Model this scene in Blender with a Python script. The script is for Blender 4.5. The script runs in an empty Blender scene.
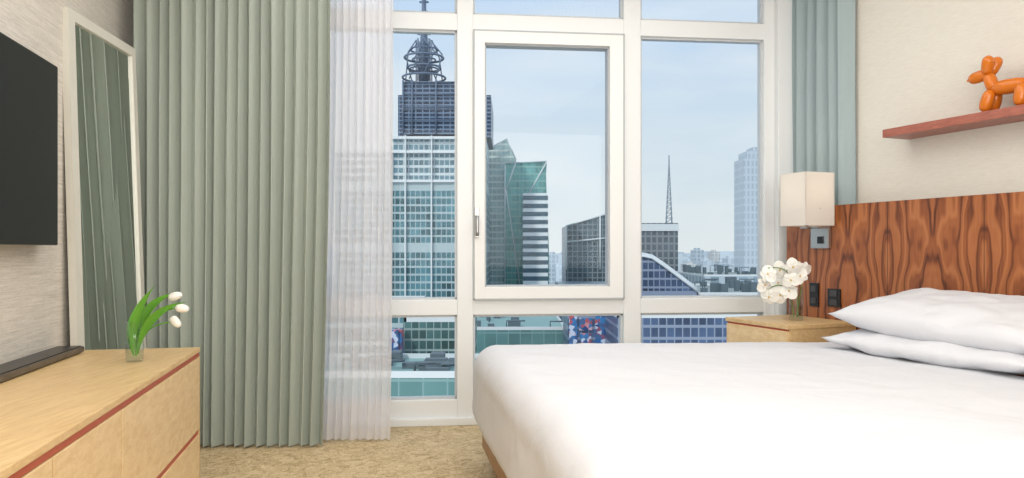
import bpy, bmesh, math, random
from mathutils import Vector, Matrix, noise
random.seed(7)
S = bpy.context.scene
try:
    S.view_settings.view_transform = 'Standard'
    S.view_settings.look = 'None'
except Exception: pass
F = 750.0; H = 1.15; HY = 250.0

def lin(v):
    v /= 255.0
    return v/12.92 if v <= 0.04045 else ((v+0.055)/1.055)**2.4
def C(r, g, b): return (lin(r), lin(g), lin(b), 1.0)
def P(px, py, D): return Vector(((px-512)/F*D, D, H+(HY-py)/F*D))

# ---------------- materials ----------------
class M:
    def __init__(s, name):
        s.m = bpy.data.materials.new(name); s.m.use_nodes = True
        s.nt = s.m.node_tree; s.b = s.nt.nodes['Principled BSDF']
    def n(s, t, **kw):
        x = s.nt.nodes.new(t)
        for k, v in kw.items(): setattr(x, k, v)
        return x
    def l(s, a, b): s.nt.links.new(a, b)
    def math(s, op, a, b=None, c=None):
        x = s.n('ShaderNodeMath', operation=op)
        for i, v in enumerate((a, b, c)):
            if v is None: continue
            if isinstance(v, (int, float)): x.inputs[i].default_value = v
            else: s.l(v, x.inputs[i])
        return x.outputs[0]
    def mix(s, f, a, b, bt='MIX'):
        x = s.n('ShaderNodeMix', data_type='RGBA', blend_type=bt)
        for sock, v in ((x.inputs[0], f), (x.inputs[6], a), (x.inputs[7], b)):
            if isinstance(v, (int, float, tuple)): sock.default_value = v
            else: s.l(v, sock)
        return x.outputs[2]
    def ramp(s, f, stops):
        x = s.n('ShaderNodeValToRGB'); s.l(f, x.inputs[0])
        e = x.color_ramp.elements
        while len(e) < len(stops): e.new(0.5)
        for i, (p, c) in enumerate(stops): e[i].position = p; e[i].color = c
        return x.outputs[0]
    def noise(s, scale, detail=3, vec=(1, 1, 1), rough=0.5, dist=0):
        tc = s.n('ShaderNodeTexCoord'); mp = s.n('ShaderNodeMapping')
        mp.inputs['Scale'].default_value = vec
        s.l(tc.outputs['Object'], mp.inputs[0])
        x = s.n('ShaderNodeTexNoise'); x.inputs['Scale'].default_value = scale
        x.inputs['Detail'].default_value = detail; x.inputs['Roughness'].default_value = rough
        x.inputs['Distortion'].default_value = dist
        s.l(mp.outputs[0], x.inputs['Vector'])
        return x.outputs['Fac']
    def bump(s, h, st=0.3, d=0.01):
        x = s.n('ShaderNodeBump'); x.inputs['Strength'].default_value = st
        x.inputs['Distance'].default_value = d
        s.l(h, x.inputs['Height']); s.l(x.outputs[0], s.b.inputs['Normal'])
    def col(s, v):
        if isinstance(v, tuple): s.b.inputs['Base Color'].default_value = v
        else: s.l(v, s.b.inputs['Base Color'])
    def set(s, **kw):
        for k, v in kw.items(): s.b.inputs[k.replace('_', ' ')].default_value = v
        return s

def simple(name, c, rough=0.5, metal=0, nscale=30, amt=0.06, spec=0.5):
    m = M(name); f = m.noise(nscale)
    d = tuple(x*(1-amt*2) for x in c[:3])+(1,)
    m.col(m.mix(f, d, c)); m.set(Roughness=rough, Metallic=metal, Specular_IOR_Level=spec)
    return m.m

def wood(name, a, b, vec, scale=4, rough=0.4):
    m = M(name); f = m.noise(scale, 6, vec, 0.6, 0.4); g = m.noise(scale*5, 3, vec)
    x = m.math('ADD', m.math('MULTIPLY', f, 0.7), m.math('MULTIPLY', g, 0.3))
    m.col(m.ramp(x, [(0.35, a), (0.62, b)])); m.set(Roughness=rough); m.bump(x, 0.05)
    return m.m

m_oak = wood('oak_veneer', C(208, 172, 118), C(230, 199, 148), (14, 1.2, 14))
m_oakv = wood('oak_front', C(222, 188, 136), C(240, 212, 166), (10, 2.5, 10))
m_oakdk = wood('oak_base', C(140, 100, 62), C(170, 126, 82), (14, 1.2, 14))
m_red = simple('salmon_lacquer', C(184, 88, 62), 0.45)
m_shelf = wood('red_shelf_wood', C(148, 86, 70), C(178, 108, 90), (10, 1.5, 20))
m_white = simple('white_window_paint', C(236, 239, 240), 0.35, amt=0.01)
m_trim = simple('white_trim', C(240, 241, 240), 0.4, amt=0.01)
m_black = simple('black_plastic', C(24, 25, 28), 0.35)
m_screen = simple('tv_screen', C(30, 32, 36), 0.3, amt=0.01, spec=.3)
m_darkwood = wood('dark_tray', C(70, 62, 54), C(105, 94, 82), (10, 1.5, 10))
m_chrome = simple('brushed_steel', C(190, 188, 184), 0.28, 1.0, amt=0.02)
m_champ = simple('champagne_frame', C(226, 224, 214), 0.35, 0.1, amt=0.02)
m_ceil = simple('ceiling_paint', C(240, 239, 237), 0.9, amt=0.01)
m_back = simple('plain_wall_paint', C(228, 225, 220), 0.9, amt=0.01)
m_orange = simple('orange_ceramic', C(214, 118, 30), 0.16, amt=0.02)
m_green = simple('tulip_leaf', C(104, 172, 54), 0.45, amt=0.15, nscale=12)
m_stem = simple('stem_green', C(110, 150, 60), 0.5)
m_petal = simple('white_petal', C(248, 247, 240), 0.5, amt=0.02)
m_yel = simple('orchid_centre', C(225, 190, 90), 0.5)
m_gray = simple('gray_ceramic', C(120, 118, 112), 0.5)
m_gap = simple('shadow_gap_board', C(120, 84, 52), 0.7)

m = M('mirror_glass'); m.col(m.mix(m.noise(1), C(232, 238, 236), C(236, 240, 238))); m.set(Metallic=1.0, Roughness=0.02); m_mirror = m.m
def wallpaper(name, a, b, vec):
    m = M(name); f = m.noise(3, 6, vec, 0.7); g = m.noise(30, 2, (1, 1, 6))
    x = m.math('ADD', m.math('MULTIPLY', f, 0.75), m.math('MULTIPLY', g, 0.25))
    m.col(m.ramp(x, [(0.36, a), (0.62, b)])); m.set(Roughness=0.85); m.bump(x, 0.15)
    return m.m
m_wl = wallpaper('grasscloth_wallpaper', C(196, 190, 180), C(226, 220, 210), (1.5, 1.5, 45))
m_wr = wallpaper('linen_wallpaper', C(222, 217, 206), C(230, 226, 216), (6, 6, 50))
m = M('patterned_carpet'); f = m.noise(16, 5, (1, 1, 1), 0.65, 1.6); g = m.noise(140, 2)
x = m.math('ADD', m.math('MULTIPLY', f, 0.55), m.math('MULTIPLY', g, 0.45))
m.col(m.ramp(x, [(0.38, C(158, 134, 94)), (0.5, C(208, 184, 142)), (0.62, C(230, 210, 172))]))
m.set(Roughness=0.95); m.bump(x, 0.7, 0.02); m_carpet = m.m
def fabric(name, c, trans=0.0, ns=300):
    m = M(name); f = m.noise(ns, 2, (1, 1, 0.3))
    d = tuple(v*0.88 for v in c[:3])+(1,)
    m.col(m.mix(f, d, c)); m.set(Roughness=0.55, Specular_IOR_Level=0.35)
    m.b.inputs['Sheen Weight'].default_value = 0.1
    return m.m
m_cur = fabric('sage_curtain', C(180, 189, 179))
m_cur2 = fabric('teal_gray_curtain', C(164, 181, 184))
m = M('white_bedding'); f = m.noise(5, 4, (1, 1, 1), 0.5, 0.6)
m.col(m.mix(m.noise(400, 1), C(214, 215, 219), C(219, 220, 224))); m.set(Roughness=0.8, Specular_IOR_Level=0.2)
m.bump(f, 0.35, 0.03); m_bed = m.m
m = M('sheer_voile'); nt = m.nt; out = nt.nodes['Material Output']
tr = m.n('ShaderNodeBsdfTransparent'); tl = m.n('ShaderNodeBsdfTranslucent'); df = m.n('ShaderNodeBsdfDiffuse')
tl.inputs[0].default_value = C(252, 250, 250); df.inputs[0].default_value = C(250, 248, 249)
a = m.n('ShaderNodeMixShader'); a.inputs[0].default_value = 0.55; m.l(tl.outputs[0], a.inputs[1]); m.l(df.outputs[0], a.inputs[2])
b = m.n('ShaderNodeMixShader'); m.l(tr.outputs[0], b.inputs[1]); m.l(a.outputs[0], b.inputs[2])
m.l(m.math('ADD', m.math('MULTIPLY', m.noise(500, 1), 0.1), 0.70), b.inputs[0])
m.l(b.outputs[0], out.inputs[0]); m_sheer = m.m
def panemat(name, tint, lo, hi, pw=3.0):
    m = M(name); out = m.nt.nodes['Material Output']
    tr = m.n('ShaderNodeBsdfTransparent'); tr.inputs[0].default_value = tint
    gl = m.n('ShaderNodeBsdfGlossy'); gl.inputs['Roughness'].default_value = 0.02
    lw = m.n('ShaderNodeLayerWeight'); lw.inputs[0].default_value = .5
    fac = m.math('MULTIPLY_ADD', m.math('POWER', lw.outputs['Facing'], pw), hi, lo)
    mx = m.n('ShaderNodeMixShader'); m.l(fac, mx.inputs[0])
    m.l(tr.outputs[0], mx.inputs[1]); m.l(gl.outputs[0], mx.inputs[2]); m.l(mx.outputs[0], out.inputs[0])
    return m.m
m_pane = panemat('window_glass', (0.97, 0.99, 0.99, 1), .015, .3, 4)
m_vase = panemat('vase_glass', (0.95, 0.975, 0.97, 1), .04, .55, 3)
m = M('vase_water'); out = m.nt.nodes['Material Output']; t_ = m.n('ShaderNodeBsdfTransparent'); t_.inputs[0].default_value = (.95, .975, .96, 1); m.l(t_.outputs[0], out.inputs[0])
m_water = m.m
m = M('lamp_shade_fabric'); m.col(m.mix(m.noise(200), C(240, 235, 228), C(247, 243, 237))); m.set(Roughness=0.9)
tl = m.n('ShaderNodeBsdfTranslucent'); tl.inputs[0].default_value = C(250, 244, 234)
mx = m.n('ShaderNodeMixShader'); mx.inputs[0].default_value = 0.3
m.l(m.b.outputs[0], mx.inputs[1]); m.l(tl.outputs[0], mx.inputs[2]); m.l(mx.outputs[0], m.nt.nodes['Material Output'].inputs[0]); m_shade = m.m
# rosewood, book-matched leaves with cathedral figure
m = M('rosewood_veneer'); tc = m.n('ShaderNodeTexCoord'); sp = m.n('ShaderNodeSeparateXYZ'); m.l(tc.outputs['Object'], sp.inputs[0])
pp = m.math('PINGPONG', m.math('ADD', sp.outputs['Y'], 0.05), 0.27)
cb = m.n('ShaderNodeCombineXYZ'); m.l(pp, cb.inputs[0]); m.l(m.math('MULTIPLY', sp.outputs['Z'], 0.30), cb.inputs[2])
n1 = m.n('ShaderNodeTexNoise'); n1.inputs['Scale'].default_value = 4.5; n1.inputs['Detail'].default_value = 3; n1.inputs['Roughness'].default_value = .5; m.l(cb.outputs[0], n1.inputs['Vector'])
ph = m.math('ADD', m.math('MULTIPLY', pp, 80), m.math('MULTIPLY', n1.outputs['Fac'], 38))
w = m.math('MULTIPLY_ADD', m.math('SINE', ph), 0.5, 0.5)
w2 = m.math('MULTIPLY_ADD', m.math('SINE', m.math('MULTIPLY', ph, 2.7)), 0.5, 0.5)
n2 = m.n('ShaderNodeTexNoise'); n2.inputs['Scale'].default_value = 60; n2.inputs['Detail'].default_value = 4
cb2 = m.n('ShaderNodeCombineXYZ'); m.l(pp, cb2.inputs[0]); m.l(m.math('MULTIPLY', sp.outputs['Z'], 0.05), cb2.inputs[2]); m.l(cb2.outputs[0], n2.inputs['Vector'])
n3 = m.n('ShaderNodeTexNoise'); n3.inputs['Scale'].default_value = 7; m.l(cb.outputs[0], n3.inputs['Vector'])
w = m.math('ADD', m.math('MULTIPLY', w, 0.32), m.math('MULTIPLY', w2, 0.14))
w = m.math('ADD', m.math('ADD', w, m.math('MULTIPLY', n2.outputs['Fac'], 0.37)), m.math('MULTIPLY', n3.outputs['Fac'], .3))
m.col(m.ramp(w, [(0.30, C(74, 36, 20)), (0.43, C(122, 66, 36)), (0.60, C(158, 93, 52)), (0.88, C(182, 116, 70))]))
m.set(Roughness=0.35); m_rose = m.m

# ---------------- geometry helpers ----------------
def empty(name, loc=(0, 0, 0)):
    o = bpy.data.objects.new(name, None); S.collection.objects.link(o); o.empty_display_size = 0.1
    return o
def fin(bm, name, mat, parent=None, smooth=False, recalc=True):
    if recalc: bmesh.ops.recalc_face_normals(bm, faces=bm.faces[:])
    me = bpy.data.meshes.new(name); bm.to_mesh(me); bm.free()
    for mm in (mat if isinstance(mat, list) else [mat]): me.materials.append(mm)
    if smooth:
        for p in me.polygons: p.use_smooth = True
    o = bpy.data.objects.new(name, me); S.collection.objects.link(o)
    if parent: o.parent = parent
    return o
class Fr:
    def __init__(s, o, a, b): s.o = Vector(o+(0,)); s.a = Vector(a+(0,)); s.b = Vector(b+(0,))
    def __call__(s, a, b, z): return s.o+s.a*a+s.b*b+Vector((0, 0, z))
Id = Fr((0, 0), (1, 0), (0, 1))
L = Fr((-1.377, 0), (-.209, 1), (.979, .2046))      # a = depth, b = off wall
R = Fr((3.803, 0), (-.39, 1), (-.932, -.363))       # headboard face, b = into the room
W = Fr((0, 4.996), (1, .108), (.107, -.994))        # window wall, a = X
B = Fr((.492, 0), (-.168, 1), (1, .08))             # bed

def addbox(bm, fr, a, b, z, bev=0, mi=0):
    v = [bm.verts.new(fr(x, y, w)) for x in a for y in b for w in z]
    f = []
    for q in ((0, 1, 3, 2), (4, 6, 7, 5), (0, 4, 5, 1), (2, 3, 7, 6), (0, 2, 6, 4), (1, 5, 7, 3)):
        ff = bm.faces.new([v[i] for i in q]); ff.material_index = mi; f.append(ff)
    if bev:
        bmesh.ops.recalc_face_normals(bm, faces=f)
        es = list({e for ff in f for e in ff.edges})
        bmesh.ops.bevel(bm, geom=es, offset=bev, segments=2, affect='EDGES', profile=0.6)
def box(name, fr, a, b, z, mat, parent=None, bev=0):
    bm = bmesh.new(); addbox(bm, fr, a, b, z, bev)
    return fin(bm, name, mat, parent)
def ellip(bm, c, r, rot=None, seg=16, mi=0):
    mt = Matrix.Translation(c) @ (rot.to_4x4() if rot else Matrix()) @ Matrix.Diagonal((r[0], r[1], r[2], 1))
    ret = bmesh.ops.create_uvsphere(bm, u_segments=seg, v_segments=seg//2+2, radius=1, matrix=mt)
    for v in ret['verts']:
        for f in v.link_faces: f.material_index = mi; f.smooth = True
def tube(bm, pts, rad, seg=8, mi=0):
    pts = [Vector(p) for p in pts]; rings = []
    for i, p in enumerate(pts):
        t = (pts[min(i+1, len(pts)-1)]-pts[max(i-1, 0)]).normalized()
        x = t.orthogonal().normalized() if i == 0 else (px_-t*px_.dot(t)).normalized()
        px_ = x; y = t.cross(x); r = rad[i] if isinstance(rad, (list, tuple)) else rad
        rings.append([bm.verts.new(p+(x*math.cos(k*2*math.pi/seg)+y*math.sin(k*2*math.pi/seg))*r) for k in range(seg)])
    for i in range(len(rings)-1):
        for k in range(seg):
            f = bm.faces.new((rings[i][k], rings[i][(k+1) % seg], rings[i+1][(k+1) % seg], rings[i+1][k])); f.smooth = True; f.material_index = mi
    for rr in (rings[0], rings[-1]):
        f = bm.faces.new(rr); f.material_index = mi
def bez(p0, p1, p2, n=12):
    p0, p1, p2 = Vector(p0), Vector(p1), Vector(p2)
    return [p0*(1-t)**2+p1*2*t*(1-t)+p2*t*t for t in [i/n for i in range(n+1)]]
def lathe(bm, c, prof, seg=28, mi=0):
    rings = [[bm.verts.new((c[0]+r*math.cos(k*2*math.pi/seg), c[1]+r*math.sin(k*2*math.pi/seg), c[2]+z)) for k in range(seg)] for r, z in prof]
    for i in range(len(rings)-1):
        for k in range(seg):
            f = bm.faces.new((rings[i][k], rings[i][(k+1) % seg], rings[i+1][(k+1) % seg], rings[i+1][k])); f.smooth = True; f.material_index = mi

# ---------------- room shell ----------------
Db = -1.2; CZ = 3.1
def Lw(D): return L(D, 0, 0)
cornerL = Vector((-2.371, 4.74, 0)); cornerR = Vector((1.965, 5.208, 0))
def slab(name, pts, z0, z1, mat):
    bm = bmesh.new()
    lo = [bm.verts.new((p[0], p[1], z0)) for p in pts]; hi = [bm.verts.new((p[0], p[1], z1)) for p in pts]
    bm.faces.new(lo); bm.faces.new(hi); n = len(pts)
    for i in range(n): bm.faces.new((lo[i], lo[(i+1) % n], hi[(i+1) % n], hi[i]))
    return fin(bm, name, mat)
RWn = -.18
rb = R(Db, RWn, 0); lb = Lw(Db)
foot = [(lb.x-.1, lb.y-.1), (rb.x+.1, rb.y-.1), (cornerR.x+.3, cornerR.y+.1), (cornerL.x-.12, cornerL.y+.12)]
slab('floor', foot, -.12, 0, m_carpet)
slab('ceiling', foot, CZ, CZ+.12, m_ceil)
box('wall_left', L, (Db, 4.86), (-.12, 0), (0, CZ), m_wl)
box('wall_right', R, (Db+.0, 5.28), (RWn-.12, RWn), (0, CZ), m_wr)
slab('wall_back', [(lb.x-.1, lb.y-.12), (rb.x+.1, rb.y-.12), (rb.x+.1, rb.y), (lb.x-.1, lb.y)], 0, CZ, m_back)
XL, XR = -1.35, 1.90
bm = bmesh.new()
addbox(bm, W, (-2.42, XL), (-.12, 0), (0, CZ)); addbox(bm, W, (XR, 2.0), (-.12, 0), (0, CZ)); addbox(bm, W, (XL, XR), (-.12, 0), (3.04, CZ))
fin(bm, 'wall_window', m_back)
win = empty('window_1')
bm = bmesh.new()
fb = (-.09, .02); XG = 1.735
for a in ((-.3635, -.258), (.7515, .869), (XG, 1.81)): addbox(bm, W, a, fb, (.0, 3.04), .006)
addbox(bm, W, (1.81, XR+.04), (-.12, .07), (.0, 3.04), .006)
addbox(bm, W, (XL, XL+.1), fb, (0, 3.04), .006)
for z in ((2.60, 2.71), (.72, .822), (0.03, .165), (2.98, 3.04)):
    addbox(bm, W, (XL, XG+.01), (-.085, .012), z, .006)
addbox(bm, W, (XL, 1.82), (-.06, .05), (0, .05), .006)
fin(bm, 'frame', m_white, win)
PANES = ((XL+.1, -.3635), (-.258, .7515), (.869, XG))
bm = bmesh.new()
for (a0, a1) in PANES:
    for (z0, z1) in ((.165, .72), (.822, 2.60), (2.71, 2.98)):
        if a0 == -.258 and z0 == .822: continue
        for q in (((a0, a0+.014), (z0, z1)), ((a1-.014, a1), (z0, z1)), ((a0, a1), (z0, z0+.014)), ((a0, a1), (z1-.014, z1))):
            addbox(bm, W, q[0], (-.06, -.01), q[1])
fin(bm, 'glazing_bead', simple('bead_gray', C(206, 210, 213), 0.4), win)
bm = bmesh.new()
s0, s1, t0, t1 = -.258, .7515, .822, 2.60
for q in (((s0, s0+.075), (t0, t1)), ((s1-.10, s1), (t0, t1)), ((s0+.073, s1-.098), (t0, t0+.085)), ((s0+.073, s1-.098), (t1-.085, t1))):
    addbox(bm, W, q[0], (-.07, .045), q[1], .004)
fin(bm, 'casement_sash', m_trim, win)
bm = bmesh.new()
for q in (((s0, s0+.009), (t0, t1)), ((s1-.010, s1), (t0, t1)), ((s0, s1), (t0, t0+.009)), ((s0, s1), (t1-.009, t1))):
    addbox(bm, W, q[0], (.045, .0475), q[1])
i0, i1, j0, j1 = s0+.075, s1-.10, t0+.085, t1-.085
for q in (((i0, i0+.010), (j0, j1)), ((i1-.010, i1), (j0, j1)), ((i0, i1), (j0, j0+.010)), ((i0, i1), (j1-.010, j1))):
    addbox(bm, W, q[0], (-.06, .02), q[1])
fin(bm, 'sash_gasket', simple('gasket_gray', C(186, 191, 195), .5), win)
bm = bmesh.new()
addbox(bm, W, (-.249, -.222), (.045, .057), (1.23, 1.43), .003)
tube(bm, [W(-.236, .05, 1.37), W(-.236, .09, 1.37), W(-.236, .097, 1.27), W(-.236, .097, 1.24)], .011)
fin(bm, 'handle', m_chrome, win)
bm = bmesh.new()
for (a0, a1) in PANES:
    for (z0, z1) in ((.165, .72), (.822, 2.60), (2.71, 2.98)):
        v = [bm.verts.new(W(*p)) for p in ((a0, -.04, z0), (a1, -.04, z0), (a1, -.04, z1), (a0, -.04, z1))]; bm.faces.new(v)
fin(bm, 'glass_panes', m_pane, win)
box('baseboard_left', L, (Db, 4.70), (0.0, .012), (0, .09), m_trim)
box('baseboard_right', R, (Db, 5.1), (RWn, RWn+.012), (0, .09), m_trim)

# ---------------- curtains ----------------
def curtain(name, p0, p1, z0, z1, folds, amp, mat, seed=0, flare=0.0, shift=0.0, cols=None, parent=None, irregular=.5):
    rnd = random.Random(seed); bm = bmesh.new()
    p0, p1 = Vector(p0+(0,)), Vector(p1+(0,)); d = p1-p0; nrm = Vector((d.y, -d.x, 0)).normalized()
    N = cols or folds*12; Rz = 30; rows = []
    amps = [rnd.uniform(1-irregular*.8, 1) for _ in range(folds+2)]; wob = [rnd.uniform(-.5, .5) for _ in range(folds+2)]
    for j in range(Rz+1):
        tz = j/Rz; z = z0+(z1-z0)*tz; row = []
        for i in range(N+1):
            t = i/N; ph = t*folds; k = int(min(ph, folds)); fr = ph-k
            wv = wob[k]*(1-fr)+wob[k+1]*fr; am = amps[k]*(1-fr)+amps[k+1]*fr
            q = 2*math.pi*(ph+wv*.4*(1.0+.35*math.sin(tz*2.6+k)))
            s = math.sin(q); s = math.copysign(abs(s)**.75, s)
            off = amp*am*s*(1-.15*tz)+.02*noise.noise(Vector((t*9, tz*2.0, seed)))
            lat = .3*amp*math.sin(q*2)*.6
            fl = (1-tz)**2
            pos = p0+d*(t+lat/d.length)+nrm*off + d.normalized()*(flare*(t-.5)*fl+shift*fl)
            row.append(bm.verts.new((pos.x, pos.y, z)))
        rows.append(row)
    for j in range(Rz):
        for i in range(N): bm.faces.new((rows[j][i], rows[j][i+1], rows[j+1][i+1], rows[j+1][i]))
    return fin(bm, name, mat, parent, smooth=True, recalc=False)
curtain('blackout_curtain', (-2.19, 4.36), (-1.06, 4.385), .012, CZ-.03, 17, .052, m_cur, 3, cols=380, flare=-.06, shift=-.02)
curtain('sheer_curtain', (-1.10, 4.50), (-.715, 4.51), .012, CZ-.03, 9, .030, m_sheer, 5, cols=220, flare=.05, shift=-.045)
a = R(5.13, -.11, 0); b2 = R(4.62, -.115, 0)
curtain('blackout_curtain.001', (a.x, a.y), (b2.x, b2.y), .012, CZ-.03, 6, .05, m_cur2, 8, cols=150)
box('curtain_track', Id, (-2.2, -.6), (4.34, 4.52), (CZ-.028, CZ), m_white)

# ---------------- left side ----------------
tv = empty('wall_television')
n0, n1 = .045, .085
box('housing', L, (1.85, 3.24), (n0, n1), (1.17, 1.945), m_black, tv, .006)
box('screen', L, (1.862, 3.228), (n1, n1+.002), (1.185, 1.932), m_screen, tv)
box('wall_bracket', L, (2.4, 2.75), (.001, n0), (1.4, 1.7), m_black, tv)

dr = empty('dresser')
dd = .618; da0, da1 = 1.15, 3.48
box('top', L, (da0, da1), (.004, dd), (.661, .683), m_oak, dr, .002)
box('pull_channel', L, (da0+.01, da1-.002), (.02, dd-.004), (.641, .661), m_red, dr)
box('carcass', L, (da0+.005, da1-.006), (.01, dd-.022), (.06, .641), m_gap, dr)
box('side_panel', L, (da1-.02, da1), (.01, dd-.001), (.04, .641), m_oak, dr, .002)
box('plinth', L, (da0+.03, da1-.03), (.03, dd-.07), (0, .06), m_oakdk, dr)
k = 0
for (d0, d1) in ((1.17, 1.72), (1.73, 2.265), (2.275, 3.457)):
    k += 1
    box('drawer_front_%d' % k, L, (d0, d1), (dd-.022, dd), (.295, .638), m_oakv, dr, .002)
    box('lower_drawer_%d' % k, L, (d0, d1), (dd-.022, dd), (.06, .270), m_oakv, dr, .002)
    box('drawer_pull_strip_%d' % k, L, (d0, d1), (dd-.022, dd-.006), (.270, .295), m_red, dr)

sb = empty('soundbar')
box('body', L, (2.35, 3.39), (.02, .14), (.688, .712), m_darkwood, sb, .004)
box('grille', L, (2.36, 3.38), (.03, .13), (.712, .716), m_black, sb, .001)
box('feet', L, (2.5, 3.2), (.05, .11), (.683, .688), m_black, sb)

mr = empty('leaning_floor_mirror')
tl_ = Vector((-2.096, 3.53, 2.295)); tr_ = Vector((-2.115, 4.20, 2.275))
bl_ = Vector((-2.028, 3.53, 0.0)); br_ = Vector((-2.03, 4.20, 0.0))
def mirpt(u, v, off=0):
    p = (bl_*(1-u)+br_*u)*(1-v)+(tl_*(1-u)+tr_*u)*v
    n = (br_-bl_).cross(tl_-bl_).normalized()
    if n.x < 0: n = -n
    return p+n*off
def mbox(bm, u, v, o):
    vs = [bm.verts.new(mirpt(x, y, w)) for x in u for y in v for w in o]
    for q in ((0, 1, 3, 2), (4, 6, 7, 5), (0, 4, 5, 1), (2, 3, 7, 6), (0, 2, 6, 4), (1, 5, 7, 3)): bm.faces.new([vs[i] for i in q])
bm = bmesh.new(); fu = .085; fv = .022
for q in (((0, fu), (0, 1)), ((1-fu*.7, 1), (0, 1)), ((fu, 1-fu*.7), (0, fv)), ((fu, 1-fu*.7), (1-fv, 1))): mbox(bm, q[0], q[1], (-.03, .006))
fin(bm, 'frame', m_champ, mr)
bm = bmesh.new(); mbox(bm, (fu*.5, 1-fu*.4), (fv*.5, 1-fv*.5), (-.02, -.006)); fin(bm, 'glass', m_mirror, mr)

# tulips
tp = empty('tulip_vase')
vc = Vector((-1.575, 3.13, .684))
bm = bmesh.new()
lathe(bm, vc, [(0, .002), (.03, .002), (.034, .01), (.036, .06), (.032, .11), (.029, .15), (.031, .168)])
lathe(bm, vc, [(.032, .008), (.034, .06), (.030, .11), (.027, .15), (.031, .168)])
fin(bm, 'vase', m_vase, tp, True)
bm = bmesh.new(); lathe(bm, vc, [(0, .012), (.0285, .012), (.0305, .06), (.0285, .09), (0, .09)])
fin(bm, 'water', m_water, tp)
def leaf(bm, p0, p1, p2, w, mi=0, n=14):
    pts = bez(p0, p1, p2, n); rows = []
    for i, p in enumerate(pts):
        t = i/n; tan = (pts[min(i+1, n)]-pts[max(i-1, 0)]).normalized()
        side = tan.cross(Vector((.25, -1, .2))).normalized()
        up = side.cross(tan)
        ww = w*(math.sin(math.pi*min(1, (t*.85+.12)))**.8)*(1-t**5)*min(1, .3+t*2)
        rows.append([bm.verts.new(p+side*ww*s+up*abs(s)*ww*.45) for s in (-1, -.5, 0, .5, 1)])
    for i in range(n):
        for j in range(4):
            f = bm.faces.new((rows[i][j], rows[i][j+1], rows[i+1][j+1], rows[i+1][j])); f.smooth = True; f.material_index = mi
def tq(px, py, dD=0): return P(px, py, 3.13+dD)
bm = bmesh.new()
leaf(bm, tq(134, 356), tq(128, 318, -.02), tq(156, 284, -.04), .018)
leaf(bm, tq(136, 356), tq(136, 300, .03), tq(180, 292, .05), .019)
leaf(bm, tq(138, 354), tq(144, 308, -.05), tq(188, 302, -.06), .017)
leaf(bm, tq(133, 354), tq(124, 325, .04), tq(147, 292, .1), .016)
leaf(bm, tq(138, 350), tq(146, 316, .06), tq(176, 306, .1), .015)
for (x, y, d) in ((179, 296, 0), (186, 308, -.05), (178, 322, .03)):
    tube(bm, bez(tq(136, 356), tq(140, y+2, d/2), tq(x-6, y, d), 12), .0032, 6)
fin(bm, 'leaves_and_stems', m_green, tp, recalc=False)
def bloom(bm, c, ax, r=.018, l=.027):
    ax = Vector(ax).normalized(); q = ax.to_track_quat('Z', 'Y').to_matrix()
    for k in range(6):
        an = k*math.pi/3; off = q @ Vector((math.cos(an), math.sin(an), 0))*r*.42
        rr = q @ Matrix.Rotation(an, 3, 'Z') @ Matrix.Rotation(-.12, 3, 'Y')
        ellip(bm, Vector(c)+off+ax*l*.45, (r*.55, r*.8, l), rr, 12)
bm = bmesh.new()
bloom(bm, tq(173, 297), (.8, -.1, .25)); bloom(bm, tq(180, 308, -.05), (.9, -.2, -.1)); bloom(bm, tq(174, 320, .03), (.5, -.1, -.5))
fin(bm, 'blooms', m_petal, tp, recalc=False)

# ---------------- bed ----------------
def rbox(bm, fr, a, b, z, r, cuts, amp=0, sc=3, flare=0):
    t = bmesh.new(); bmesh.ops.create_cube(t, size=2)
    bmesh.ops.subdivide_edges(t, edges=t.edges[:], cuts=cuts, use_grid_fill=True)
    c = Vector(((a[0]+a[1])/2, (b[0]+b[1])/2, (z[0]+z[1])/2)); h = Vector(((a[1]-a[0])/2, (b[1]-b[0])/2, (z[1]-z[0])/2))
    vm = {}
    for v in t.verts:
        p = Vector((v.co.x*h.x, v.co.y*h.y, v.co.z*h.z)); rr = r
        q = Vector([max(-(h[i]-rr), min(h[i]-rr, p[i])) for i in range(3)])
        dlt = p-q
        if dlt.length > 1e-6: p = q+dlt.normalized()*rr
        if p.z < h.z*.3 and abs(flare) > 0:
            k = (h.z*.3-p.z)/h.z
            p.x *= 1+flare*k/h.x*.5; p.y *= 1+flare*k/h.y*.5
        if amp:
            nz = noise.noise(Vector((p.x*sc, p.y*sc, p.z*sc)))+.4*noise.noise(Vector((p.x*sc*3, p.y*sc*3, 3)))
            nn = dlt.normalized() if dlt.length > 1e-6 else Vector((0, 0, 0))
            if nn.length < .1: nn = Vector((0, 0, 1 if v.co.z > 0 else 0))
            p += nn*nz*amp
        p += c; vm[v] = bm.verts.new(fr(p.x, p.y, p.z))
    for f in t.faces:
        ff = bm.faces.new([vm[v] for v in f.verts]); ff.smooth = True
    t.free()
bed = empty('bed')
bm = bmesh.new(); rbox(bm, B, (1.72, 4.08), (-.03, 2.1), (.20, .65), .13, 70, .010, 2.5, .03); fin(bm, 'duvet', m_bed, bed, True)
box('bed_base', B, (1.80, 4.0), (.02, 2.07), (.10, .235), m_oakdk, bed, .005)
bm = bmesh.new()
for aa in (1.9, 3.85):
    for bb in (.15, 1.9): addbox(bm, B, (aa, aa+.07), (bb, bb+.07), (0, .10), .004)
fin(bm, 'legs', m_black, bed)
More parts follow.
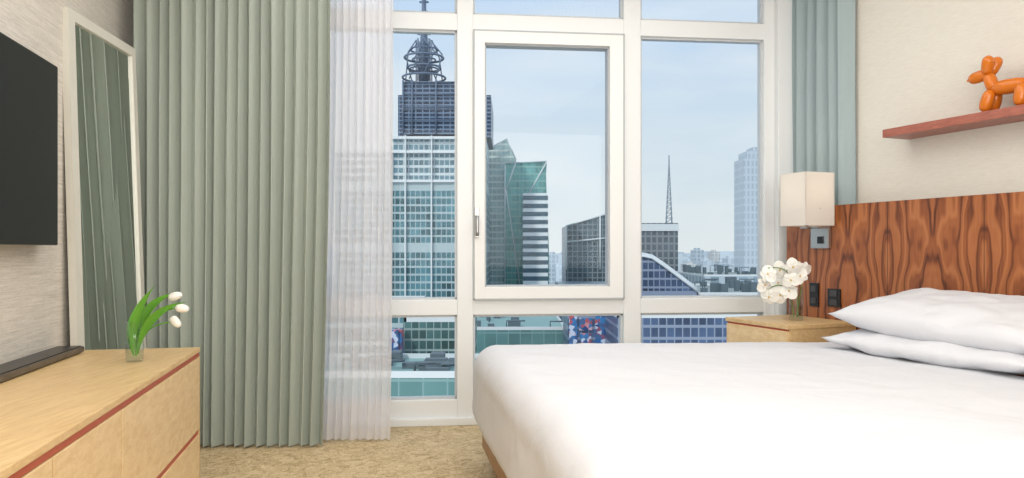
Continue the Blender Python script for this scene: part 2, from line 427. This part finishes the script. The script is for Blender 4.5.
def pillow(name, c, L_, Wd, T, ax, tilt=0, droop=0, seed=0, roll=0):
    bm = bmesh.new(); n = 40; g = {}
    for side in (1, -1):
        for i in range(n+1):
            for j in range(n+1):
                u = -1+2*i/n; v = -1+2*j/n
                edge = i in (0, n) or j in (0, n)
                if side == -1 and edge: g[(side, i, j)] = g[(1, i, j)]; continue
                th = T*((1-abs(u)**3.2)*(1-abs(v)**2.6))**.5
                pin = 1-.05*(1-u*u)*abs(v)**4
                x = u*L_/2*(1-.035*(1-v*v)*abs(u)**4); y = v*Wd/2*pin
                wr = noise.noise(Vector((u*3, v*3, seed+side)))+.5*noise.noise(Vector((u*9, v*5, seed)))
                z = side*th+.014*wr + .02*(abs(u)*abs(v))**2
                z -= droop*(u*.5+.5)
                g[(side, i, j)] = bm.verts.new((x, y, z))
        for i in range(n):
            for j in range(n):
                q = [g[(side, i, j)], g[(side, i+1, j)], g[(side, i+1, j+1)], g[(side, i, j+1)]]
                f = bm.faces.new(q if side == 1 else q[::-1]); f.smooth = True
    ax = Vector(ax).normalized(); ay = Vector((0, 0, 1)).cross(ax)
    mt = Matrix((ax, ay, Vector((0, 0, 1)))).transposed()
    mt = mt @ Matrix.Rotation(tilt, 3, 'X')
    bmesh.ops.transform(bm, matrix=Matrix.Translation(c) @ mt.to_4x4(), verts=bm.verts)
    return fin(bm, name, m_bed, bed)
u_ = Vector((.39, -1, 0)).normalized(); n_ = Vector((-.932, -.363, 0))
c0 = Vector((2.06, 3.44, 0))
pillow('lower_pillow_1', c0+Vector((0, 0, .705)), 1.04, .66, .07, u_, tilt=.05, seed=1)
pillow('upper_pillow_1', c0+Vector((.02, 0, .855)), 1.06, .60, .10, u_, tilt=.16, droop=.05, seed=2)
c1 = c0+u_*1.06
pillow('lower_pillow_2', c1+Vector((0, 0, .705)), 1.04, .66, .07, u_, tilt=.05, seed=3)
pillow('upper_pillow_2', c1+Vector((.02, 0, .855)), 1.04, .60, .095, u_, tilt=.16, seed=4)

hb = empty('headboard')
box('veneer_panel', R, (1.2, 5.03), (-.03, 0), (.02, 1.427), m_rose, hb, .002)
box('backing', R, (1.22, 5.0), (-.045, -.03), (.0, 1.41), m_oakdk, hb)
bm = bmesh.new()
addbox(bm, R, (1.3, 4.4), (-.178, -.045), (.3, .36)); addbox(bm, R, (1.3, 4.4), (-.178, -.045), (1.2, 1.26))
fin(bm, 'mounting_battens', m_oakdk, hb)
bm = bmesh.new()
for d in (4.27, 3.73, 3.19, 2.65, 2.11, 1.57): addbox(bm, R, (d-.0012, d+.0012), (-.001, .0006), (.03, 1.426))
fin(bm, 'panel_joints', m_black, hb)
m_btn = simple('dark_buttons', C(66, 66, 68), .4)
for nm, px, z0, z1, w in (('wall_switch_plate', 815, .79, .94, .07), ('wall_socket', 835, .80, .91, .095)):
    kk = (px-512)/F; D = 3.803/(kk+.39)
    e = empty(nm)
    box('plate', R, (D-w/2, D+w/2), (.0008, .012), (z0, z1), m_black, e, .003)
    bm = bmesh.new(); nb = 2
    for q in range(nb):
        zc = z0+(z1-z0)*(q+.5)/nb; addbox(bm, R, (D-w*.28, D+w*.28), (.012, .016), (zc-.018, zc+.018), .002)
    fin(bm, 'rocker_buttons', m_btn, e)

ns = empty('nightstand')
Na0, Na1 = 4.47, 5.0
box('top', R, (Na0, Na1), (.003, .52), (.695, .72), m_oak, ns, .003)
box('body', R, (Na0+.005, Na1-.005), (.006, .50), (.30, .695), m_oak, ns, .002)
box('drawer_front', R, (Na0+.012, Na1-.012), (.50, .52), (.31, .683), m_oakv, ns, .002)
box('pull_channel', R, (Na0+.012, Na1-.012), (.495, .51), (.683, .695), m_red, ns)
bm = bmesh.new()
for d in (Na0+.03, Na1-.07):
    for q in (.03, .44): addbox(bm, R, (d, d+.04), (q, q+.04), (0, .30), .003)
fin(bm, 'legs', m_oakdk, ns)

lp = empty('wall_sconce_lamp')
la, lbb = 4.72, .135
hw = .112
A0, A1 = la-hw/1.073, la+hw/1.073
bm = bmesh.new()
z0, z1 = 1.30, 1.625; t = .004
for q in (((A0, A0+t), (lbb-hw, lbb+hw)), ((A1-t, A1), (lbb-hw, lbb+hw)), ((A0, A1), (lbb-hw, lbb-hw+t)), ((A0, A1), (lbb+hw-t, lbb+hw))):
    addbox(bm, R, q[0], q[1], (z0, z1))
fin(bm, 'shade', m_shade, lp)
bm = bmesh.new()
addbox(bm, R, (4.66, 4.80), (.001, .026), (1.16, 1.31), .004)
addbox(bm, R, (4.66, 4.80), (.026, .11), (1.285, 1.297), .003)
tube(bm, [R(la, .10, 1.29), R(la, lbb, 1.29), R(la, lbb, 1.42)], .009)
addbox(bm, R, (A0, A1), (lbb-.004, lbb+.004), (1.40, 1.406))
fin(bm, 'steel_bracket', m_chrome, lp)
bm = bmesh.new(); ellip(bm, R(la, lbb, 1.455), (.03, .03, .04)); fin(bm, 'bulb', m_petal, lp)
bm = bmesh.new(); addbox(bm, R, (4.70, 4.74), (.026, .034), (1.19, 1.235), .002); fin(bm, 'switch', m_black, lp)

# orchid
oc = empty('orchid_vase')
vb = Vector((1.735, 4.58, .721))
bm = bmesh.new()
lathe(bm, vb, [(0, .002), (.038, .002), (.042, .01), (.042, .17), (.040, .205)])
lathe(bm, vb, [(.039, .012), (.040, .17), (.040, .205)])
fin(bm, 'vase', m_vase, oc)
bm = bmesh.new(); lathe(bm, vb, [(0, .013), (.0375, .013), (.0375, .09), (0, .09)]); fin(bm, 'water', m_water, oc)
bm = bmesh.new()
def oq(px, py, dD=0): return P(px, py, 4.55+dD)
stems = [bez(vb+Vector((.01, 0, .02)), oq(800, 262), oq(768, 268, -.03)), bez(vb+Vector((-.01, .01, .02)), oq(790, 270), oq(765, 292, .05)), bez(vb+Vector((0, -.01, .02)), oq(803, 275), oq(806, 268, .03))]
for s in stems: tube(bm, s, .003, 6, 0)
def petal(bm, c, d, nrm, l, w, mi):
    side = d.cross(nrm).normalized(); rows = []; n = 6
    for i in range(n+1):
        t = i/n; ww = w*math.sin(math.pi*(t*.88+.08))**.6
        rows.append([bm.verts.new(c+d*l*t+side*ww*s+nrm*(.25*l*t*t*-1+.12*w*s*s)) for s in (-1, -.4, .4, 1)])
    for i in range(n):
        for j in range(3):
            f = bm.faces.new((rows[i][j], rows[i][j+1], rows[i+1][j+1], rows[i+1][j])); f.smooth = True; f.material_index = mi
fl = [(768, 274), (780, 270), (793, 267), (804, 270), (765, 285), (778, 283), (791, 280), (800, 276), (769, 297), (780, 295), (789, 291)]
for i, (x, y) in enumerate(fl):
    c = oq(x, y, random.uniform(-.08, .06))
    nrm = Vector((random.uniform(-.7, .4), -1, random.uniform(-.4, .5))).normalized()
    q = nrm.to_track_quat('Z', 'Y').to_matrix(); a0 = random.uniform(0, 6)
    for k in range(5):
        an = a0+k*2*math.pi/5; d = q @ Vector((math.cos(an), math.sin(an), 0))
        big = k in (1, 4)
        petal(bm, c, d, nrm, .056 if big else .050, .032 if big else .021, 1)
    ellip(bm, c+nrm*.004, (.006, .006, .006), None, 8, 2)
fin(bm, 'orchid_spray', [m_stem, m_petal, m_yel], oc, recalc=False)

box('wall_shelf', R, (1.9, 4.286), (RWn+.001, .02), (1.79, 1.836), m_shelf, None, .003)

def loft_dog():
    bm = bmesh.new(); K = 1.16
    ax = Vector((-.39, 1, 0)).normalized(); sd = Vector((-.932, -.363, 0))
    o = R(3.665, -.05, 1.8365)
    def q(x, s, z): return o+ax*x*K*1.05+sd*s*K+Vector((0, 0, z*K))
    def bl(p0, p1, r):
        p0, p1 = q(*p0), q(*p1); d = p1-p0; r *= K
        n = 14; sh = []
        for i in range(n+1):
            t = i/n; e = max(0.0, 1-abs(2*t-1)**3.2)**.5
            sh.append((p0+d*t, max(.004, r*e)))
        tube(bm, [a for a, _ in sh], [b for _, b in sh], 18)
    for s in (-.026, .026):
        bl((.072, s, .002), (.045, s*.8, .095), .026)
        bl((-.075, s, .002), (-.085, s*.8, .098), .026)
    bl((-.095, 0, .095), (.055, 0, .10), .032)
    bl((.045, 0, .09), (.072, 0, .175), .026)
    for s in (-.024, .024): bl((.070, s*.4, .165), (.045, s*1.4, .24), .024)
    bl((.065, 0, .172), (.155, 0, .160), .026)
    ellip(bm, q(.159, 0, .16), (.007, .007, .007), None, 10)
    bl((-.09, 0, .095), (-.13, 0, .18), .02)
    return fin(bm, 'balloon_dog_figurine', m_orange, None, recalc=True)
loft_dog()
bm = bmesh.new(); lathe(bm, R(3.57, -.125, 1.8365), [(0, 0), (.028, 0), (.035, .03), (.042, .10), (.045, .16), (.036, .21), (.028, .215), (.024, .21), (0, .20)]); fin(bm, 'gray_round_vase', m_gray, None)

# ---------------- exterior (distance haze painted into farther building colours) ----------------
def facade(name, fc, gc, bay, flo, fw, fh, var=.35, metal=.45, big=0.0, bigv=0.0):
    m = M(name); g = m.n('ShaderNodeNewGeometry'); sp = m.n('ShaderNodeSeparateXYZ'); m.l(g.outputs['Position'], sp.inputs[0])
    u = m.math('ADD', sp.outputs['X'], sp.outputs['Y']); z = sp.outputs['Z']
    ud = m.math('DIVIDE', u, bay); zd = m.math('DIVIDE', z, flo)
    mk = m.math('MAXIMUM', m.math('LESS_THAN', m.math('FRACT', ud), fw), m.math('LESS_THAN', m.math('FRACT', zd), fh))
    if big: mk = m.math('MAXIMUM', mk, m.math('LESS_THAN', m.math('FRACT', m.math('DIVIDE', u, big)), .12))
    if bigv: mk = m.math('MAXIMUM', mk, m.math('LESS_THAN', m.math('FRACT', m.math('DIVIDE', z, bigv)), .14))
    cb = m.n('ShaderNodeCombineXYZ'); m.l(m.math('FLOOR', ud), cb.inputs[0]); m.l(m.math('FLOOR', zd), cb.inputs[1])
    wn = m.n('ShaderNodeTexWhiteNoise'); m.l(cb.outputs[0], wn.inputs['Vector'])
    nz = m.n('ShaderNodeTexNoise'); nz.inputs['Scale'].default_value = .06; nz.inputs['Detail'].default_value = 4; m.l(g.outputs['Position'], nz.inputs['Vector'])  # noise paints mottled sky reflections into the glass colour
    vv = m.math('ADD', m.math('MULTIPLY', wn.outputs['Value'], .5), m.math('MULTIPLY_ADD', nz.outputs['Fac'], 2.0, -.75))
    vv = m.math('MINIMUM', m.math('MAXIMUM', vv, 0.0), 1.0)
    lo = tuple(c*(1-var) for c in gc[:3])+(1,); hi = tuple(min(1, c*(1+var*1.0)) for c in gc[:3])+(1,)
    m.col(m.mix(mk, m.mix(vv, lo, hi), fc))
    m.l(m.math('MULTIPLY', m.math('SUBTRACT', 1.0, mk), metal), m.b.inputs['Metallic'])
    m.set(Roughness=.3)
    return m.m
def prof(name, pts, D, depth, mat, parent=None, zb=-160):
    """extrude a facade outline into a solid building standing on the ground"""
    bm = bmesh.new(); pp = [P(x, y, D) for x, y in pts]
    pp = [Vector((pp[0].x, D, zb))]+pp+[Vector((pp[-1].x, D, zb))]
    f = [bm.verts.new(p) for p in pp]; b = [bm.verts.new(p+Vector((0, depth, 0))) for p in pp]
    bm.faces.new(f); bm.faces.new(b[::-1]); n = len(pp)
    for i in range(n): bm.faces.new((f[i], f[(i+1) % n], b[(i+1) % n], b[i]))
    return fin(bm, name, mat, parent)
def solid(name, px, y, D, depth, mat, parent=None, yb=None):
    p0 = P(px[0], y, D); p1 = P(px[1], y, D); zb = -160 if yb is None else P(0, yb, D).z
    return box(name, Id, (p0.x, p1.x), (D, D+depth), (zb, p0.z), mat, parent)
m_fA = facade('tower_facade', C(172, 190, 194), C(80, 122, 132), 2.4, 3.6, .14, .26, .65, .45, 0, 29)
m_fA0 = facade('upper_tower_facade', C(200, 211, 214), C(108, 140, 152), 2.4, 3.6, .16, .36, .4, .4)
m_fA2 = facade('tower_crown_louver', C(112, 134, 158), C(44, 58, 82), 3.2, 1.9, .14, .34, .3, .1)
m_fB = facade('pale_glass_facade', C(200, 212, 208), C(150, 178, 178), 2.6, 3.6, .12, .3, .25, .4)
m_fB2 = facade('green_glass_facade', C(146, 186, 180), C(100, 158, 156), 2.2, 4.0, .10, .14, .4, .55)
m_fC = facade('banded_facade', C(218, 226, 228), C(70, 98, 112), 60, 4.3, .0, .45, .3, .3)
m_fD = facade('dark_hotel_facade', C(134, 144, 148), C(82, 102, 112), 3.2, 3.4, .22, .2, .45, .4)
m_fE = facade('brown_glass_facade', C(136, 142, 146), C(96, 106, 114), 4, 5, .3, .25, .35, .3)
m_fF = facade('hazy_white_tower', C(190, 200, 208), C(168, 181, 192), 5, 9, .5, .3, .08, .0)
m_fG = facade('blue_office_facade', C(140, 152, 174), C(74, 94, 126), 1.6, 2.4, .16, .24, .6, .35, 0, 12)
m_fH = facade('hazed_block_facade', C(176, 190, 198), C(134, 154, 166), 8, 7, .4, .35, .3, .1)  # pale tints carry the distance haze as colour
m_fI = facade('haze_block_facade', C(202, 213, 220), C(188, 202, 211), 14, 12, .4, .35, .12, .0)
m_teal = facade('teal_glass_cladding', C(130, 164, 164), C(104, 148, 148), 3.0, 5, .06, .06, .3, .3)
m_teal2 = facade('street_glass_facade', C(150, 170, 168), C(84, 122, 122), 1.2, 1.7, .12, .2, .55, .35, 0, 8.5)
m_tealroof = simple('teal_membrane_roof', C(142, 176, 174), .7, nscale=.2, amt=.1)
m_roof = simple('gray_roof', C(160, 172, 172), .8, nscale=.15, amt=.2)
m_steel = simple('mast_steel', C(96, 116, 140), .5)
m_whiteb = simple('white_structure', C(222, 228, 230), .6)
m_dkequip = simple('rooftop_equipment', C(96, 112, 120), .6)

ta = empty('skyscraper_with_mast')
solid('shaft', (335, 486), 180, 350, 60, m_fA, ta)
solid('upper_shaft', (391, 486), 137, 351, 50, m_fA0, ta, 180.5)
solid('west_shoulder', (335, 391), 150, 352, 50, m_fA0, ta, 180.5)
solid('crown_side', (398, 491), 95, 358, 46, m_fA2, ta, 137)
solid('crown_box', (403, 459), 82, 349, 40, m_fA2, ta, 134)
D = 351
bm = bmesh.new()
for x in (391, 406, 432, 458): addbox(bm, Id, (P(x-.6, 0, D).x, P(x+.6, 0, D).x), (348, 351), (-160, P(0, 136 if x > 395 else 148, D).z))
for y in (137, 151, 180): addbox(bm, Id, (P(392, 0, D).x, P(486, 0, D).x), (348.5, 351), (P(0, y+2.5, D).z, P(0, y, D).z))
fin(bm, 'white_piers', m_whiteb, ta)
bm = bmesh.new()
def seg(x0, y0, x1, y1, r=.35, d=0): tube(bm, [P(x0, y0, D+d), P(x1, y1, D+d)], r, 6)
for dd_ in (-3, 18):
    for x in (403, 412, 436, 456): seg(x, 80, x, 134, .45, dd_)
    for y in (82, 94, 107, 120): seg(403, y, 458, y, .3, dd_)
for y in (58, 68, 78):
    rr = {58: 20, 68: 17, 78: 22}[y]/F*D
    c = P(424, y, D+10)
    tube(bm, [c+Vector((rr*math.cos(t*math.pi/12), rr*math.sin(t*math.pi/12), 0)) for t in range(25)], .5, 6)
    c = P(424, y-8, D+10); rr *= .7
    tube(bm, [c+Vector((rr*math.cos(t*math.pi/12), rr*math.sin(t*math.pi/12), 0)) for t in range(25)], .4, 6)
for k in range(8):
    t = k*math.pi/4; c = P(424, 0, D+10); r1, r2 = 19/F*D, 8/F*D
    z1, z2, z3 = P(0, 82, D+10).z, P(0, 55, D+10).z, P(0, 40, D+10).z
    q1 = Vector((c.x+r1*math.cos(t), c.y+r1*math.sin(t), z1)); q2 = Vector((c.x+r1*math.cos(t+.7), c.y+r1*math.sin(t+.7), z2)); q3 = Vector((c.x+r2*math.cos(t), c.y+r2*math.sin(t), z3))
    tube(bm, [q1, q2], .3, 6); tube(bm, [q2, q3], .3, 6); tube(bm, [Vector((c.x+r2*math.cos(t), c.y+r2*math.sin(t), z1)), q3], .3, 6)
c = P(424, 0, D+10)
tube(bm, [Vector((c.x, c.y, P(0, y, D+10).z)) for y in (84, 45, 20, -20, -60)], [2.2, 2.0, 1.2, .9, .5], 8)
for y in (45, 34, 24, 12, 2):
    zz = P(0, y, D+10).z; w = 3.2 if y > 30 else 2.2
    tube(bm, [Vector((c.x-w, c.y, zz)), Vector((c.x+w, c.y, zz))], .5, 6); tube(bm, [Vector((c.x, c.y-w, zz)), Vector((c.x, c.y+w, zz))], .5, 6)
fin(bm, 'antenna_mast', m_steel, ta)

tb = empty('crystal_glass_skyscraper')
prof('west_prism', [(470, 158), (484, 150), (507, 138), (516, 158), (516, 170)], 430, 40, m_fB, tb)
prof('east_prism', [(504, 170), (506, 163), (547, 161), (546, 175), (549, 250)], 425, 50, m_fB2, tb)
bm = bmesh.new()
for (x0, y0, x1, y1) in ((516, 162, 506, 190), (506, 190, 520, 285), (547, 161, 528, 195), (506, 163, 547, 161), (487, 150, 507, 138), (507, 138, 516, 160), (505, 165, 505, 285)):
    tube(bm, [P(x0, y0, 424), P(x1, y1, 424)], .35, 6)
fin(bm, 'edge_fins', m_whiteb, tb)
solid('banded_office_tower', (523, 548), 193, 400, 22, m_fC)
prof('slant_top_tower', [(566, 226), (606, 214), (606, 217)], 480, 40, m_fD)
bm = bmesh.new()
for (x0, y0, x1, y1) in ((566, 226, 606, 214), (566, 226, 566, 270), (606, 214, 606, 270), (566, 242, 606, 238), (600, 216, 600, 270)): tube(bm, [P(x0, y0, 479), P(x1, y1, 479)], .5, 6)
fin(bm, 'roof_edge_trim', m_whiteb, bpy.data.objects['slant_top_tower'])
solid('brown_slab_tower', (634, 678), 223, 520, 40, m_fE)
solid('white_crown_band', (634, 679), 224, 519, 42, m_whiteb, bpy.data.objects['brown_slab_tower'], 231)
bm = bmesh.new()
sx = 669; Ds = 570
base = P(sx, 223, Ds); top = P(sx, 163, Ds)
for k in range(4):
    o = Vector((3*math.cos(k*math.pi/2+.6), 3*math.sin(k*math.pi/2+.6), 0))
    tube(bm, [base+o-Vector((0, 0, 170)), base+o, top+o*.05], [.5, .5, .3], 5)
for i in range(12):
    t = i/12; p = base.lerp(top, t); w = 3*(1-t*.95)
    tube(bm, [p+Vector((-w, 0, 0)), p+Vector((w, 0, 0))], .35, 5); tube(bm, [p+Vector((-w, 0, 0)), base.lerp(top, t+1/12)+Vector((w*.9, 0, 0))], .3, 5)
tube(bm, [top, top+Vector((0, 0, 6))], .4, 5)
fin(bm, 'lattice_spire', simple('spire_steel', C(132, 146, 158), .6), None)
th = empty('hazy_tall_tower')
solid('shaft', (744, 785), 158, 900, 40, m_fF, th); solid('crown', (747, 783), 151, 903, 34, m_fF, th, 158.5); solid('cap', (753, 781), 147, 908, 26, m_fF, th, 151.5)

# foreground lower buildings
pts = [(630, 260), (643, 256), (652, 258), (664, 266), (676, 275), (688, 284), (697, 291)]
prof('curved_roof_office_building', pts, 210, 18, m_fG)
bm = bmesh.new()
for q in range(3): tube(bm, [P(x, y-q*1.2, 209.5+q*9) for x, y in pts], .35, 6)
for i in range(0, 6):
    tube(bm, [P(pts[i][0], pts[i][1]-1, 209.5), P(pts[i][0], pts[i][1]-3, 228)], .3, 6)
fin(bm, 'roof_edge', m_whiteb, bpy.data.objects['curved_roof_office_building'])
def rooftops(name, px, y, D, depth, mat, roofmat, n, seed, hmax=3.0):
    """office block with membrane roof, parapet and rooftop plant"""
    r = random.Random(seed); e = empty(name)
    p0 = P(px[0], y, D); p1 = P(px[1], y, D); zt = p0.z
    box('body', Id, (p0.x, p1.x), (D, D+depth), (-160, zt), mat, e)
    box('roof', Id, (p0.x+.4, p1.x-.4), (D+.4, D+depth-.4), (zt, zt+.15), roofmat, e)
    bm = bmesh.new()
    for q in (((p0.x, p1.x), (D, D+.4)), ((p0.x, p1.x), (D+depth-.4, D+depth)), ((p0.x, p0.x+.4), (D, D+depth)), ((p1.x-.4, p1.x), (D, D+depth))):
        addbox(bm, Id, q[0], q[1], (zt, zt+.8))
    fin(bm, 'parapet', m_whiteb, e)
    bm = bmesh.new()
    for _ in range(n):
        x = r.uniform(p0.x+1, p1.x-3); yy = r.uniform(D+1, D+depth-4); w = r.uniform(.6, 3.5); d = r.uniform(.6, 3)
        addbox(bm, Id, (x, x+w), (yy, yy+d), (zt+.15, zt+r.uniform(.8, hmax)))
    for _ in range(n//3):
        x = r.uniform(p0.x+1, p1.x-3); yy = r.uniform(D+1, D+depth-4)
        tube(bm, [(x, yy, zt+.1), (x, yy, zt+hmax*.8), (x+r.uniform(2, 6), yy, zt+hmax*.8)], .2, 6)
    fin(bm, 'rooftop_plant', m_dkequip, e)
rooftops('blue_office_block', (617, 800), 318, 150, 40, m_fG, m_roof, 26, 1)
rooftops('flat_roof_block', (697, 800), 295, 230, 60, m_fG, m_roof, 22, 2, 4)
rooftops('flat_roof_block.001', (703, 775), 276, 420, 70, m_fH, m_roof, 20, 3, 6)
solid('low_office_block', (560, 640), 285, 420, 50, m_fH)
solid('low_office_block.001', (480, 570), 287, 490, 60, m_fH)
rooftops('teal_clad_building', (462, 566), 330, 190, 60, m_teal, m_tealroof, 14, 4, 2.5)
rooftops('stepped_glass_building', (404, 470), 322, 122, 24, m_teal2, m_tealroof, 12, 5, 2)
rooftops('gray_rooftop_building', (300, 500), 378, 92, 16, m_teal, m_tealroof, 18, 6, 1.6)
rooftops('podium_block', (300, 403), 312, 150, 40, m_fA, m_roof, 10, 7)
m = M('billboard_display'); g = m.n('ShaderNodeTexCoord'); v = m.n('ShaderNodeTexVoronoi'); v.inputs['Scale'].default_value = 1.1; v.inputs['Randomness'].default_value = 1; m.l(g.outputs['Object'], v.inputs['Vector'])
sepc = m.n('ShaderNodeSeparateColor'); m.l(v.outputs['Color'], sepc.inputs[0])
m.col(m.ramp(sepc.outputs[0], [(0.0, C(30, 60, 120)), (.3, C(60, 130, 190)), (.55, C(70, 90, 130)), (.78, C(200, 90, 90)), (.9, C(200, 210, 230))]))
m.set(Roughness=.4); m_bill = m.m
bb = empty('billboard_building')
solid('body', (568, 616), 314, 170, 16, m_fG, bb)
bm = bmesh.new()
for (x0, x1, y0, y1) in ((569, 577, 316, 345), (579, 592, 318, 330), (580, 591, 333, 350), (595, 606, 316, 350), (608, 615, 320, 340)):
    addbox(bm, Id, (P(x0, 0, 170).x, P(x1, 0, 170).x), (169.4, 169.95), (P(0, y1, 170).z, P(0, y0, 170).z))
fin(bm, 'billboards', m_bill, bb)
sg = empty('street_billboards')
bm = bmesh.new()
for (x0, x1, y0, y1) in ((390, 398, 330, 352), (391, 402, 356, 366)):
    addbox(bm, Id, (P(x0, 0, 118).x, P(x1, 0, 118).x), (118, 118.5), (P(0, y1, 118).z, P(0, y0, 118).z))
addbox(bm, Id, (P(390, 0, 119).x, P(402, 0, 119).x), (118.5, 121), (-160, P(0, 330, 119).z))
fin(bm, 'sign_boxes', m_bill, sg)
m_w1 = simple('hazed_masonry', C(196, 196, 194), .9, nscale=.05)  # base colour paled to stand in for distance haze
m_w2 = simple('hazed_slate', C(156, 172, 184), .9, nscale=.05)  # bluish paling is distance haze put into the colour
cl = empty('city_building_cluster')
def blocks(name, D0, D1, count, zlo, zhi, w, mats, seed, x0=-.25, x1=.55, parent=None):
    r = random.Random(seed); bm = bmesh.new()
    for _ in range(count):
        D = r.uniform(D0, D1); X = r.uniform(x0, x1)*D; ww = r.uniform(w*.4, w)
        zt = r.uniform(zlo, zhi); mi = r.randrange(len(mats))
        addbox(bm, Id, (X, X+ww), (D, D+ww), (-160, zt), 0, mi)
        if r.random() < .5: addbox(bm, Id, (X+ww*.3, X+ww*.7), (D+ww*.3, D+ww*.7), (zt, zt+r.uniform(3, 12)), 0, mi)
    return fin(bm, name, mats, parent)
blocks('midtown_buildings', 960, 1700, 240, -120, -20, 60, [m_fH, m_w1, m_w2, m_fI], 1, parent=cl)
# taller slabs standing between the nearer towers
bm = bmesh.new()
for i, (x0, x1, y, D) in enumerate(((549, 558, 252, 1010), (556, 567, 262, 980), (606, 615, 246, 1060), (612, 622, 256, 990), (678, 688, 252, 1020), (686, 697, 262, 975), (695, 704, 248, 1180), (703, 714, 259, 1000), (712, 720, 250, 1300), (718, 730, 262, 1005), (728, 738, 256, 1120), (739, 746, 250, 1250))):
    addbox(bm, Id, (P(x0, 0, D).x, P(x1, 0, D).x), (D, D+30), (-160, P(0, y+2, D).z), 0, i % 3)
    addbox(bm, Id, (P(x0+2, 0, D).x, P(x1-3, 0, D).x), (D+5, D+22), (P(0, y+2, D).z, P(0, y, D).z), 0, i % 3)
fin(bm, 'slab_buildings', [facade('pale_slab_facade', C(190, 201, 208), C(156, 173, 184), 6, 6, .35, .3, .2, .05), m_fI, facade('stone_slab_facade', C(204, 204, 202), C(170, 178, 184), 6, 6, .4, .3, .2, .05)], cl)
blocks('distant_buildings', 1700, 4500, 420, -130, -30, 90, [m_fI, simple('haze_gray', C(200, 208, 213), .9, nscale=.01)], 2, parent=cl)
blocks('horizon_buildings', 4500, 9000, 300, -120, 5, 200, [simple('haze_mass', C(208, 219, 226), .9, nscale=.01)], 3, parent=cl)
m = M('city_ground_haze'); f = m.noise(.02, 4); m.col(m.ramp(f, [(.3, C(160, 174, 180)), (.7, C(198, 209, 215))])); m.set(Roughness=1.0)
box('city_ground', Id, (-20000, 20000), (30, 40000), (-165, -160), m.m)

# ---------------- world, lights, camera ----------------
w = bpy.data.worlds.new('World'); S.world = w; w.use_nodes = True; nt = w.node_tree
bg = nt.nodes['Background']; tc = nt.nodes.new('ShaderNodeTexCoord'); sp = nt.nodes.new('ShaderNodeSeparateXYZ')
nt.links.new(tc.outputs['Generated'], sp.inputs[0])
rp = nt.nodes.new('ShaderNodeValToRGB'); nt.links.new(sp.outputs['Z'], rp.inputs[0])
st = [(0.0, C(222, 228, 230)), (.05, C(214, 225, 230)), (.16, C(202, 219, 233)), (.35, C(188, 212, 240))]
e = rp.color_ramp.elements
while len(e) < len(st): e.new(.5)
for i, (p, c_) in enumerate(st): e[i].position = p; e[i].color = c_
mp = nt.nodes.new('ShaderNodeMapping'); mp.inputs['Scale'].default_value = (2, 2, 9); nt.links.new(tc.outputs['Generated'], mp.inputs[0])
nz = nt.nodes.new('ShaderNodeTexNoise'); nz.inputs['Scale'].default_value = 1.6; nz.inputs['Detail'].default_value = 5; nt.links.new(mp.outputs[0], nz.inputs['Vector'])
cr = nt.nodes.new('ShaderNodeValToRGB'); nt.links.new(nz.outputs['Fac'], cr.inputs[0]); cr.color_ramp.elements[0].position = .38; cr.color_ramp.elements[1].position = .7
mu = nt.nodes.new('ShaderNodeMath'); mu.operation = 'MULTIPLY'; mu.inputs[1].default_value = .65; nt.links.new(cr.outputs[0], mu.inputs[0])
mx = nt.nodes.new('ShaderNodeMix'); mx.data_type = 'RGBA'; nt.links.new(mu.outputs[0], mx.inputs[0]); nt.links.new(rp.outputs[0], mx.inputs[6]); mx.inputs[7].default_value = C(228, 234, 238)
nt.links.new(mx.outputs[2], bg.inputs[0]); bg.inputs[1].default_value = 1.06

def light(name, t, loc, rot, energy, size=None, col=(1, 1, 1)):
    l = bpy.data.lights.new(name, t); l.energy = energy; l.color = col
    if t == 'AREA': l.shape = 'RECTANGLE'; l.size, l.size_y = size
    elif t == 'SUN': l.angle = .05
    elif size: l.shadow_soft_size = size
    o = bpy.data.objects.new(name, l); S.collection.objects.link(o); o.location = loc; o.rotation_euler = rot
    return o
light('sun', 'SUN', (0, -20, 60), (math.radians(52), 0, math.radians(-28)), 1.8, col=(1, .96, .9))
light('ceiling_softbox_light', 'AREA', (.1, 2.1, 3.04), (0, 0, 0), 78, (3.2, 4.8), (1, .98, .95))
light('room_fill_light', 'AREA', (.9, -.95, 1.9), (math.radians(90), 0, 0), 92, (3.6, 2.0), (1, .98, .955))
light('sconce_bulb_light', 'POINT', R(la, lbb, 1.50), (0, 0, 0), .7, .03, (1, .9, .78))

cd = bpy.data.cameras.new('camera'); co = bpy.data.objects.new('camera', cd); S.collection.objects.link(co)
co.location = (0, 0, H); co.rotation_euler = (math.radians(90), 0, 0)
cd.sensor_width = 36; cd.lens = F/1024*36; cd.shift_y = (HY-239)/1024; cd.clip_end = 60000; cd.clip_start = .05
S.camera = co
